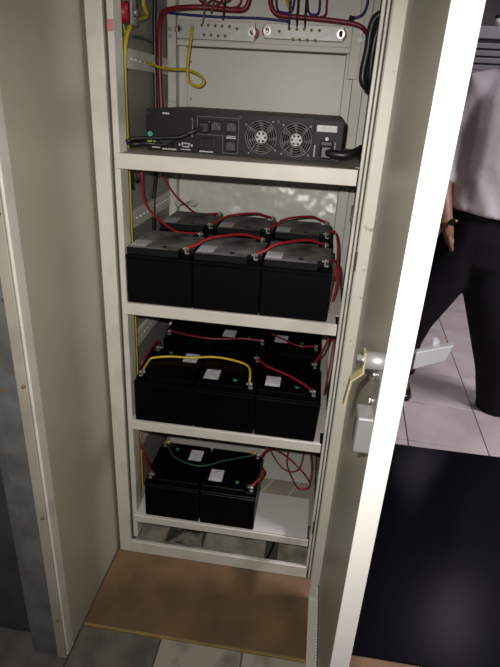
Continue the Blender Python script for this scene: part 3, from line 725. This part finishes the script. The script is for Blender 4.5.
# third shelf
G3 = 'battery leads on the third shelf'
tA = term(b3[0], yf, SZ[2], False, True)      # rotated battery: its rear post is at the front left
cable('battery_lead', [tA, Vector((.028, .085, SZ[2]+.140))] + [atz(u, v, SZ[2]+BH+.008) for u, v in ((155, 357.5), (172, 356.5), (190.5, 357.7), (214, 357), (236, 361), (249, 367.5))] + [term(b3[1], yf, SZ[2], True)], .0032, 'yellow', 'yellow lead lying across two batteries on the third shelf', group=G3)
cable('battery_lead', [term(b3[0], yr, SZ[2], False, True)] + [atz(u, v, SZ[2]+BH+.006) for u, v in ((190, 335.5), (209, 338.5), (228, 339), (240, 338.5))] + [term(b3[1], yr, SZ[2], True)], .0028, 'darkred', 'dark red lead across the rear left and middle batteries, third shelf', group=G3)
cable('battery_lead', [term(b3[1], yf, SZ[2], False)] + [atz(u, v, SZ[2]+BH+.007) for u, v in ((267, 366), (287.6, 375), (305, 385))] + [term(b3[2], yf, SZ[2], True)], .0030, 'red', 'red lead slanting across the front right battery, third shelf', group=G3)
cable('battery_lead', [term(b3[1], yr, SZ[2], False)] + [atz(u, v, SZ[2]+BH+.006) for u, v in ((272, 333), (284, 339.5), (299, 346))] + [term(b3[2], yr, SZ[2], True)], .0028, 'darkred', 'dark red lead slanting across the rear right battery, third shelf', group=G3)
cable('battery_lead', [Vector((.515, .30, .80)), Vector((.512, .27, .72)), Vector((.500, .24, .655)), term(b3[2], yf, SZ[2], False)], .0034, 'red', 'red lead coming down the right wall to the front right battery, third shelf', group=G3)
cable('battery_lead', [Vector((.518, .34, .80)), Vector((.522, .28, .70)), Vector((.518, .22, .62)), Vector((.512, .20, .54)), Vector((.512, .22, .50))], .0030, 'red', 'red lead hanging down beside the right end of the third shelf', group=G3)
cable('battery_lead', [term(b3[0], yf, SZ[2], True, True), Vector((.012, .215, SZ[2]+.136)), Vector((.004, .16, SZ[2]+.13)), Vector((-.008, .12, SZ[2]+.10)), Vector((-.012, .12, SZ[2]+.03))], .0032, 'darkred', 'dark red lead at the left end of the front left battery, third shelf', group=G3)
wl = Y((170, 305, .42), (173.5, 319, .40), (168, 326, .36)) + [term(b3[0], yr, SZ[2], False, True)]
cable('battery_lead', wl, .0030, 'red', 'red lead with a white tag in the rear left of the third shelf', group=G3)
b = MB(); b.tube([aty(174.3, 316, .402), aty(172.5, 321, .39), aty(170, 325, .372)], .0052, 8); tag(b.build('cable_tag', M['tag']), 'white tag around the red lead, rear left of the third shelf', 'tag')
# bottom shelf
G4 = 'battery leads on the bottom shelf'
z4 = SZ[3]
tL, tR = term(.1085, yf, z4, True, True), term(.2700, yf, z4, False)
cable('battery_lead', [tL] + [atz(u, v, z4+BH+.005) for u, v in ((170, 450), (177, 458.5), (199.5, 466), (227.5, 460))] + [tR], .0028, 'darkgreen', 'dark green lead curving across both batteries on the bottom shelf', group=G4)
for p, lab in ((tL, 'yellow crimp lug at the left end of the green lead'), (tR, 'yellow crimp lug at the right end of the green lead')):
    q = p+Vector((.014 if p is tL else -.014, 0, .006)); b = MB(); b.cyl(p+Vector((0, 0, .006)), q, .0045, n=10); tag(b.build('crimp_lug', M['gold']), lab, 'lug')
cable('battery_lead', Y((138, 425, .13), (140.6, 446, .12), (146, 457, .10)) + [term(.1085, yf, z4, False, True)], .0030, 'red', 'red lead to the left battery on the bottom shelf', group=G4)
cable('battery_lead', [term(.2700, yf, z4, True), Vector((.362, .08, .30))] + YS((260, 464, .16), (264, 453, .22), (272.5, 449, .26), (284.5, 455, .30), (299.5, 468.5, .32), (309, 481, .33), (308.5, 488, .325), (298, 488, .32), (290.5, 474.5, .33), (287, 462.5, .35), (289, 448, .37), (291, 430, .38)), .0030, 'red', 'red lead in a large loop right of the bottom shelf batteries', group=G4)
cable('battery_lead', YS((266, 436, .28), (269, 447, .28), (275.5, 459.5, .30), (283, 468.5, .34), (292, 472, .37), (299.5, 468.5, .38), (303, 458, .38), (304, 448, .38), (304, 430, .38)), .0028, 'darkred', 'dark red lead hanging in a U above the white board', group=G4)
cable('battery_lead', YS((311, 440, .26), (311, 455, .26), (312, 470, .26), (310, 484, .26)), .0030, 'darkred', 'short dark red lead hanging by the right wall above the white board', group=G4)
# two shiny knobs behind the rear left battery
kb = thing('clamp', 'pair of shiny round clear knobs behind the rear left battery of the second shelf', 'clamp', aty(186, 206, .505))
for u in (179, 193):
    p = aty(u, 203.5, .50); MB().cyl(p, p+Vector((.006 if u > 186 else -.006, -.010, .004)), .0098, .0088, 18).torus(p+Vector((0, -.005, .002)), (.5 if u > 186 else -.5, -1, .4), .0092, .0016, 18).build('knob', M['clear'], kb)
p0, p1 = aty(179, 204, .51), aty(193, 204, .51); MB().cyl(p0, p1, .003, n=8).cyl((p0+p1)/2, (p0+p1)/2+Vector((0, .074, 0)), .003, n=8).build('stem', M['dull_steel'], kb)

# ================================================================== far equipment cabinet
ry = 3.15
top = aty(485, 26, ry).z
rk = thing('equipment_rack', 'grey ventilated metal rack standing at the back of the room', 'rack', (1.75, ry+.35, 0))
MB().box(1.05, 2.45, ry+.03, ry+.7, 0, top, .004).build('cabinet_body', M['rackgrey'], rk)
MB().box(1.05, 2.45, ry, ry+.03, top-.075, top, .004).build('top_cover', M['rackgrey'], rk)
MB().box(1.05, 1.10, ry, ry+.03, 0, top-.075, .003).build('door_frame', M['rackgrey'], rk)
MB().box(2.40, 2.45, ry, ry+.03, 0, top-.075, .003).build('door_frame', M['rackgrey'], rk)
MB().box(1.10, 2.40, ry+.022, ry+.03, .05, top-.075).build('vent_backing', M['rackdark'], rk)
for k in range(4):
    z = top-.115-k*.045
    MB().box(1.10, 2.40, ry+.004, ry+.020, z-.0165, z+.0145, .002, rot=Matrix.Rotation(.12, 3, 'X')).build('louvre', M['rackgrey'], rk)
ms = MB(); zt = top-.275
for k in range(62):
    z = zt-k*.020
    if z < .06: break
    ms.box(1.10, 2.40, ry+.006, ry+.012, z-.005, z+.005)
for k in range(64):
    x = 1.10+k*.0205
    ms.box(x-.0045, x+.0045, ry+.008, ry+.014, .06, zt+.006)
o = ms.build('mesh_panel', M['rackgrey'], rk); o['kind'] = 'stuff'
p = aty(499, 21, ry+.1)
tb = thing('tub', 'small white tub with a black lid on top of the grey rack', 'tub', (p.x+.03, ry+.1, top))
MB().cyl((p.x+.03, ry+.1, top), (p.x+.03, ry+.1, top+.062), .050, .058, 24).build('cup', M['tag'], tb)
MB().cyl((p.x+.03, ry+.1, top+.062), (p.x+.03, ry+.1, top+.078), .061, .058, 24).build('lid', M['black'], tb)
# ceiling lamp fittings, the last one added out of view as fill
for (lx_, ly_, le_), lab in zip(LAMPS, ('above the tiled floor, before the grey rack', 'nearest the back wall, behind the grey rack', 'added as unseen fill above the black mat, right of the open door')):
    lf = thing('ceiling_light', 'rectangular fluorescent ceiling light '+lab, 'ceiling light', (lx_, ly_, 2.67), 'fluorescent ceiling lights')
    MB().box(lx_-.18, lx_+.18, ly_-.65, ly_+.65, 2.672, 2.70, .003).build('housing', M['tag'], lf)
    MB().box(lx_-.155, lx_+.155, ly_-.62, ly_+.62, 2.668, 2.6725).build('diffuser', M['diffuser'], lf)

# ================================================================== person
def skin_mesh(chains, root, sub=2):
    """chains: list of lists of (x,y,z,rx,ry); equal points are welded"""
    vs, rad, es, idx = [], [], [], {}
    def vid(p):
        k = tuple(round(c, 4) for c in p[:3])
        if k not in idx: idx[k] = len(vs); vs.append(k); rad.append((p[3], p[4] if len(p) > 4 else p[3]))
        return idx[k]
    for ch in chains:
        ids = [vid(p) for p in ch]
        es += list(zip(ids[:-1], ids[1:]))
    me = bpy.data.meshes.new('tmp'); me.from_pydata(vs, es, [])
    o = bpy.data.objects.new('tmp', me); COL.objects.link(o)
    sk = o.modifiers.new('s', 'SKIN'); sk.use_smooth_shade = True; sk.branch_smoothing = .6
    for i, d in enumerate(me.skin_vertices[0].data):
        d.radius = rad[i]; d.use_root = (vs[i] == tuple(round(c, 4) for c in root))
    ss = o.modifiers.new('u', 'SUBSURF'); ss.levels = sub; ss.render_levels = sub
    dg = bpy.context.evaluated_depsgraph_get(); dg.update()
    out = bpy.data.meshes.new_from_object(o.evaluated_get(dg))
    bpy.data.objects.remove(o); bpy.data.meshes.remove(me)
    for p in out.polygons: p.use_smooth = True
    return out
def mesh_part(name, me, m_, parent):
    me.name = name; me.materials.clear(); me.materials.append(m_)
    for v in me.vertices: v.co -= ORG[parent.name]
    o = bpy.data.objects.new(name, me); COL.objects.link(o); o.parent = parent; ORG[o.name] = ORG[parent.name]
    return o
PY = 1.13
per = thing('person', 'person in white shirt and black trousers striding on the tiles behind the door', 'person', (1.14, PY, 0))
hipL, hipR = (1.075, PY, .84), (1.205, PY, .84)
pel = (1.14, PY, .92)
neckb = (1.135, PY+.02, 1.40)
legl = [pel+(.11, .09), hipL+(.085,), (.985, PY-.01, .64, .078), (.905, PY-.03, .42, .058), (.895, PY+.04, .27, .052), (.925, PY+.11, .09, .036), (.935, PY+.05, .035, .034), (.938, PY+.01, .030, .026)]
legr = [pel+(.11, .09), hipR+(.085,), (1.205, PY-.02, .62, .078), (1.262, PY-.03, .42, .058), (1.318, PY, .25, .052), (1.365, PY+.02, .09, .036), (1.395, PY+.03, .035, .034), (1.402, PY-.02, .030, .026)]
torso = [pel+(.15, .105), (1.138, PY, 1.06, .14, .10), (1.136, PY+.005, 1.22, .155, .105), neckb+(.10, .075), (1.135, PY+.01, 1.455, .056, .056), (1.133, PY-.005, 1.505, .064, .072), (1.132, PY-.022, 1.565, .080, .098), (1.132, PY-.012, 1.635, .078, .094), (1.132, PY, 1.678, .052, .062)]
shL, shR = (.965, PY+.02, 1.365), (1.305, PY+.02, 1.365)
wL = (.945, PY-.11, .865); wR = (1.365, PY-.05, .84)
arml = [neckb+(.10, .075), shL+(.060,), (.925, PY+.03, 1.22, .050), (.905, PY+.0, 1.08, .043), (.920, PY-.06, .96, .038), wL+(.026, .030)]
armr = [neckb+(.10, .075), shR+(.060,), (1.350, PY+.03, 1.22, .050), (1.375, PY+.02, 1.08, .043), (1.372, PY-.02, .95, .038), wR+(.026, .030)]
def hand(wr, sgn, down=Vector((.10, -.12, -1))):
    d = down.normalized(); ac = Vector((0, 1, 0)) if True else None
    side = Vector((.25*sgn, -1, .1)).normalized()   # thumb side points forward
    side = (side - d*side.dot(d)).normalized(); nrm = d.cross(side)*sgn
    w_ = Vector(wr); palm = w_+d*.045; kn = w_+d*.082
    ch = [[wr+(.026, .030), tuple(palm)+(.020, .036), tuple(kn)+(.014, .038)]]
    for i, (off, ln) in enumerate(((.030, .066), (.010, .076), (-.011, .070), (-.031, .054))):
        k0 = kn+side*off+d*.006
        curl = nrm*(-1)
        p1 = k0+d*ln*.42+curl*.006; p2 = p1+d*ln*.30+curl*.014; p3 = p2+d*ln*.20+curl*.018
        r = .0088 if i < 3 else .0076
        ch.append([tuple(kn)+(.014, .038), tuple(k0)+(r*1.1,), tuple(p1)+(r,), tuple(p2)+(r*.92,), tuple(p3)+(r*.75,)])
    t0 = palm+side*.030; t1 = t0+side*.022+d*.022; t2 = t1+side*.006+d*.026
    ch.append([tuple(palm)+(.020, .036), tuple(t0)+(.013,), tuple(t1)+(.0105,), tuple(t2)+(.0085,)])
    return ch
body = skin_mesh([torso, legl, legr, arml, armr]+hand(wL, -1, Vector((.55, .60, -1)))+hand(wR, 1, Vector((-.05, -.14, -1))), pel)
# face relief worked into the one body surface
hc = Vector((1.132, PY-.02, 1.580))
for v in body.vertices:
    q = v.co-hc
    if q.length < .16 and q.y < .01 and v.co.z > 1.50:
        v.co.y -= .020*math.exp(-(q.x/.012)**2-((q.z+.005)/.022)**2)
        v.co.y += .007*math.exp(-((abs(q.x)-.031)/.014)**2-((q.z-.012)/.011)**2)
        v.co.y -= .008*math.exp(-(q.x/.022)**2-((q.z+.062)/.016)**2)
bo = mesh_part('body', body, M['skin'], per)
def face_y(x, z):
    return min((v.co.y for v in FACE if abs(v.co.x-x) < .012 and abs(v.co.z-z) < .012), default=hc.y-.085)
class _V:
    def __init__(s, c): s.co = c
FACE = [_V(v.co+ORG[per.name]) for v in bo.data.vertices]
FACE = [v for v in FACE if v.co.z > 1.48]
for s_ in (-1, 1):
    ex, ez = hc.x+s_*.031, hc.z+.012
    fy = face_y(ex, ez)
    e = MB().sphere((ex, fy+.0095, ez), .0115, 14, sc=(1.15, 1, .85)).build('eye', M['eye'], per)
    MB().sphere((ex, fy-.0005, ez), .0055, 10, sc=(1, .5, 1)).build('iris', M['iris'], e)
    MB().box(ex-.016, ex+.016, fy-.003, fy+.006, ez+.017, ez+.022, .002).build('eyebrow', M['hair'], per)
    MB().sphere((hc.x+s_*.078, hc.y+.012, hc.z), .026, 12, sc=(.35, .65, 1.1)).build('ear', M['skin'], per)
fy = face_y(hc.x, hc.z-.040)+.004
MB().sphere((hc.x, fy+.001, hc.z-.038), .020, 12, sc=(1, .35, .30)).build('mouth', M['lip'], per)
hr = MB(); t = bmesh.new(); bmesh.ops.create_uvsphere(t, u_segments=20, v_segments=12, radius=1)
for v in t.verts: v.co = Vector((hc.x+v.co.x*.088, hc.y+.014+v.co.y*.106, hc.z+.036+v.co.z*.086))
bmesh.ops.delete(t, geom=[v for v in t.verts if v.co.z < hc.z+.045 and v.co.y < hc.y+.02], context='VERTS')
hr._merge(t, 0, True); hr.build('hair', M['hair'], per)
# clothing: lofted sleeves, body and legs fused into one cloth surface
def loft(bm_, pts, n=20):
    P = [Vector(p[:3]) for p in pts]; N = len(P); rings = []
    for i_ in range(N):
        t = (P[min(i_+1, N-1)]-P[max(i_-1, 0)]).normalized()
        a = Vector((1, 0, 0)); a = (a-t*a.dot(t)).normalized(); b = t.cross(a)
        rx = pts[i_][3]; ry = pts[i_][4] if len(pts[i_]) > 4 else rx
        rings.append([bm_.verts.new(P[i_]+a*rx*math.cos(2*math.pi*k/n)+b*ry*math.sin(2*math.pi*k/n)) for k in range(n)])
    for A, B in zip(rings[:-1], rings[1:]):
        for k in range(n): bm_.faces.new((A[k], A[(k+1) % n], B[(k+1) % n], B[k]))
    bm_.faces.new(rings[0][::-1]); bm_.faces.new(rings[-1])
def cloth(chains, voxel=.011, it=3):
    b = bmesh.new()
    for c_ in chains: loft(b, c_)
    bmesh.ops.recalc_face_normals(b, faces=list(b.faces))
    me = bpy.data.meshes.new('tmp'); b.to_mesh(me); b.free()
    o = bpy.data.objects.new('tmp', me); COL.objects.link(o)
    r = o.modifiers.new('r', 'REMESH'); r.mode = 'VOXEL'; r.voxel_size = voxel; r.use_smooth_shade = True
    q = o.modifiers.new('q', 'SMOOTH'); q.iterations = it; q.factor = .5
    dg = bpy.context.evaluated_depsgraph_get(); dg.update()
    out = bpy.data.meshes.new_from_object(o.evaluated_get(dg))
    bpy.data.objects.remove(o); bpy.data.meshes.remove(me)
    for p in out.polygons: p.use_smooth = True
    return out
shirt = cloth([
    [(1.150, PY, .935, .206, .146), (1.148, PY, .98, .200, .138), (1.142, PY, 1.08, .188, .130), (1.138, PY+.005, 1.22, .186, .130), (1.136, PY+.01, 1.33, .186, .118), (1.135, PY+.015, 1.395, .150, .095), (1.135, PY+.012, 1.440, .085, .078), (1.135, PY+.01, 1.462, .066, .066)],
    [(1.06, PY+.015, 1.36, .075), (.985, PY+.02, 1.345, .078), (.945, PY+.025, 1.28, .066), (.928, PY+.03, 1.20, .062), (.917, PY+.01, 1.09, .058), (.918, PY-.01, 1.01, .056)],
    [(1.21, PY+.015, 1.36, .075), (1.285, PY+.02, 1.345, .078), (1.328, PY+.025, 1.28, .066), (1.350, PY+.03, 1.20, .062), (1.376, PY+.02, 1.09, .058), (1.377, PY, 1.01, .056)]])
for v in shirt.vertices:
    x, y, z = v.co
    f_ = max(0, min(1, (1.10-z)/.18))
    v.co.y += .007*math.sin(x*62+z*34)*f_
    if abs(x-1.15) < .21: v.co.z += -.060*min(1, max(0, (x-.95)/.25))*max(0, min(1, (1.0-z)/.09))
mesh_part('shirt', shirt, M['shirt'], per)
MB().torus((1.135, PY+.005, 1.458), (0, .25, 1), .064, .014, 24, 8).build('collar', M['shirt'], per)
for k in range(5): MB().cyl((1.138, PY-.128, 1.02+k*.075), (1.138, PY-.136, 1.02+k*.075), .006, n=10).build('button', M['tag'], per)
trs = cloth([
    [(1.150, PY, .975, .160, .108), (1.150, PY, .90, .180, .122), (1.145, PY, .80, .186, .135), (1.135, PY-.005, .70, .160, .125), (1.130, PY-.005, .665, .110, .100)],
    [(1.075, PY, .86, .100, .118), (1.060, PY, .76, .112, .118), (.990, PY-.01, .61, .106), (.905, PY-.03, .44, .092), (.893, PY+.03, .30, .084), (.912, PY+.085, .14, .076), (.915, PY+.09, .105, .076)],
    [(1.215, PY, .86, .108, .118), (1.205, PY, .74, .116, .118), (1.205, PY-.02, .58, .112), (1.262, PY-.03, .40, .102), (1.325, PY, .22, .094), (1.372, PY+.01, .040, .094), (1.377, PY+.01, .002, .096)]])
mesh_part('trousers', trs, M['trousers'], per)
bt_ = MB(); bt_.tube([(1.15+.172*math.cos(a), PY+.114*math.sin(a), .965) for a in [k*2*math.pi/32 for k in range(32)]], .014, 8, closed=True); bt_.build('belt', M['black'], per)
def shoe(x, y, yaw=0):
    sec = [(.135, .030, .050, .060), (.10, .036, .066, .075), (.05, .036, .062, .085), (-.02, .039, .045, .062), (-.07, .043, .033, .046), (-.115, .038, .027, .038), (-.145, .022, .020, .028)]
    b = MB(); t = bmesh.new(); rings = []
    for yy, w_, zc, h_ in sec:
        ring = []
        for k in range(14):
            a = 2*math.pi*k/14
            z = max(.004, h_*.5+h_*.5*math.sin(a)*1.0)
            ring.append(t.verts.new((x+w_*math.cos(a)*(1 if math.sin(a) > -.3 else .95), y+yy, z)))
        rings.append(ring)
    for A, B in zip(rings[:-1], rings[1:]):
        for k in range(14): t.faces.new((A[k], A[(k+1) % 14], B[(k+1) % 14], B[k]))
    t.faces.new(rings[0]); t.faces.new(rings[-1][::-1])
    bmesh.ops.subdivide_edges(t, edges=list(t.edges), cuts=1, smooth=.8, use_grid_fill=True)
    b._merge(t, 0, True)
    s = b.build('shoe', M['shoe'], per)
    MB().prism([(x+w_*1.06*sg, y+yy) for sg, seq in ((1, sec), (-1, sec[::-1])) for yy, w_, zc, h_ in seq], 0.0005, .010).build('sole', M['black'], s)
    for k in range(3): MB().tube([(x-.016, y-.012-k*.018, .060-k*.006), (x, y-.014-k*.018, .064-k*.006), (x+.016, y-.012-k*.018, .060-k*.006)], .0022, 6).build('lace', M['black'], s)
    return s
shoe(.938, 1.25); shoe(1.402, 1.18)
wt = MB().torus((wL[0]+.002, wL[1]+.003, wL[2]+.012), (.16, -.3, -1), .034, .0055, 24, 6).build('watch', M['gold'], per)
MB().cyl((wL[0]+.010, wL[1]-.032, wL[2]+.020), (wL[0]+.012, wL[1]-.041, wL[2]+.018), .013, n=18).build('dial', M['ups'], wt)
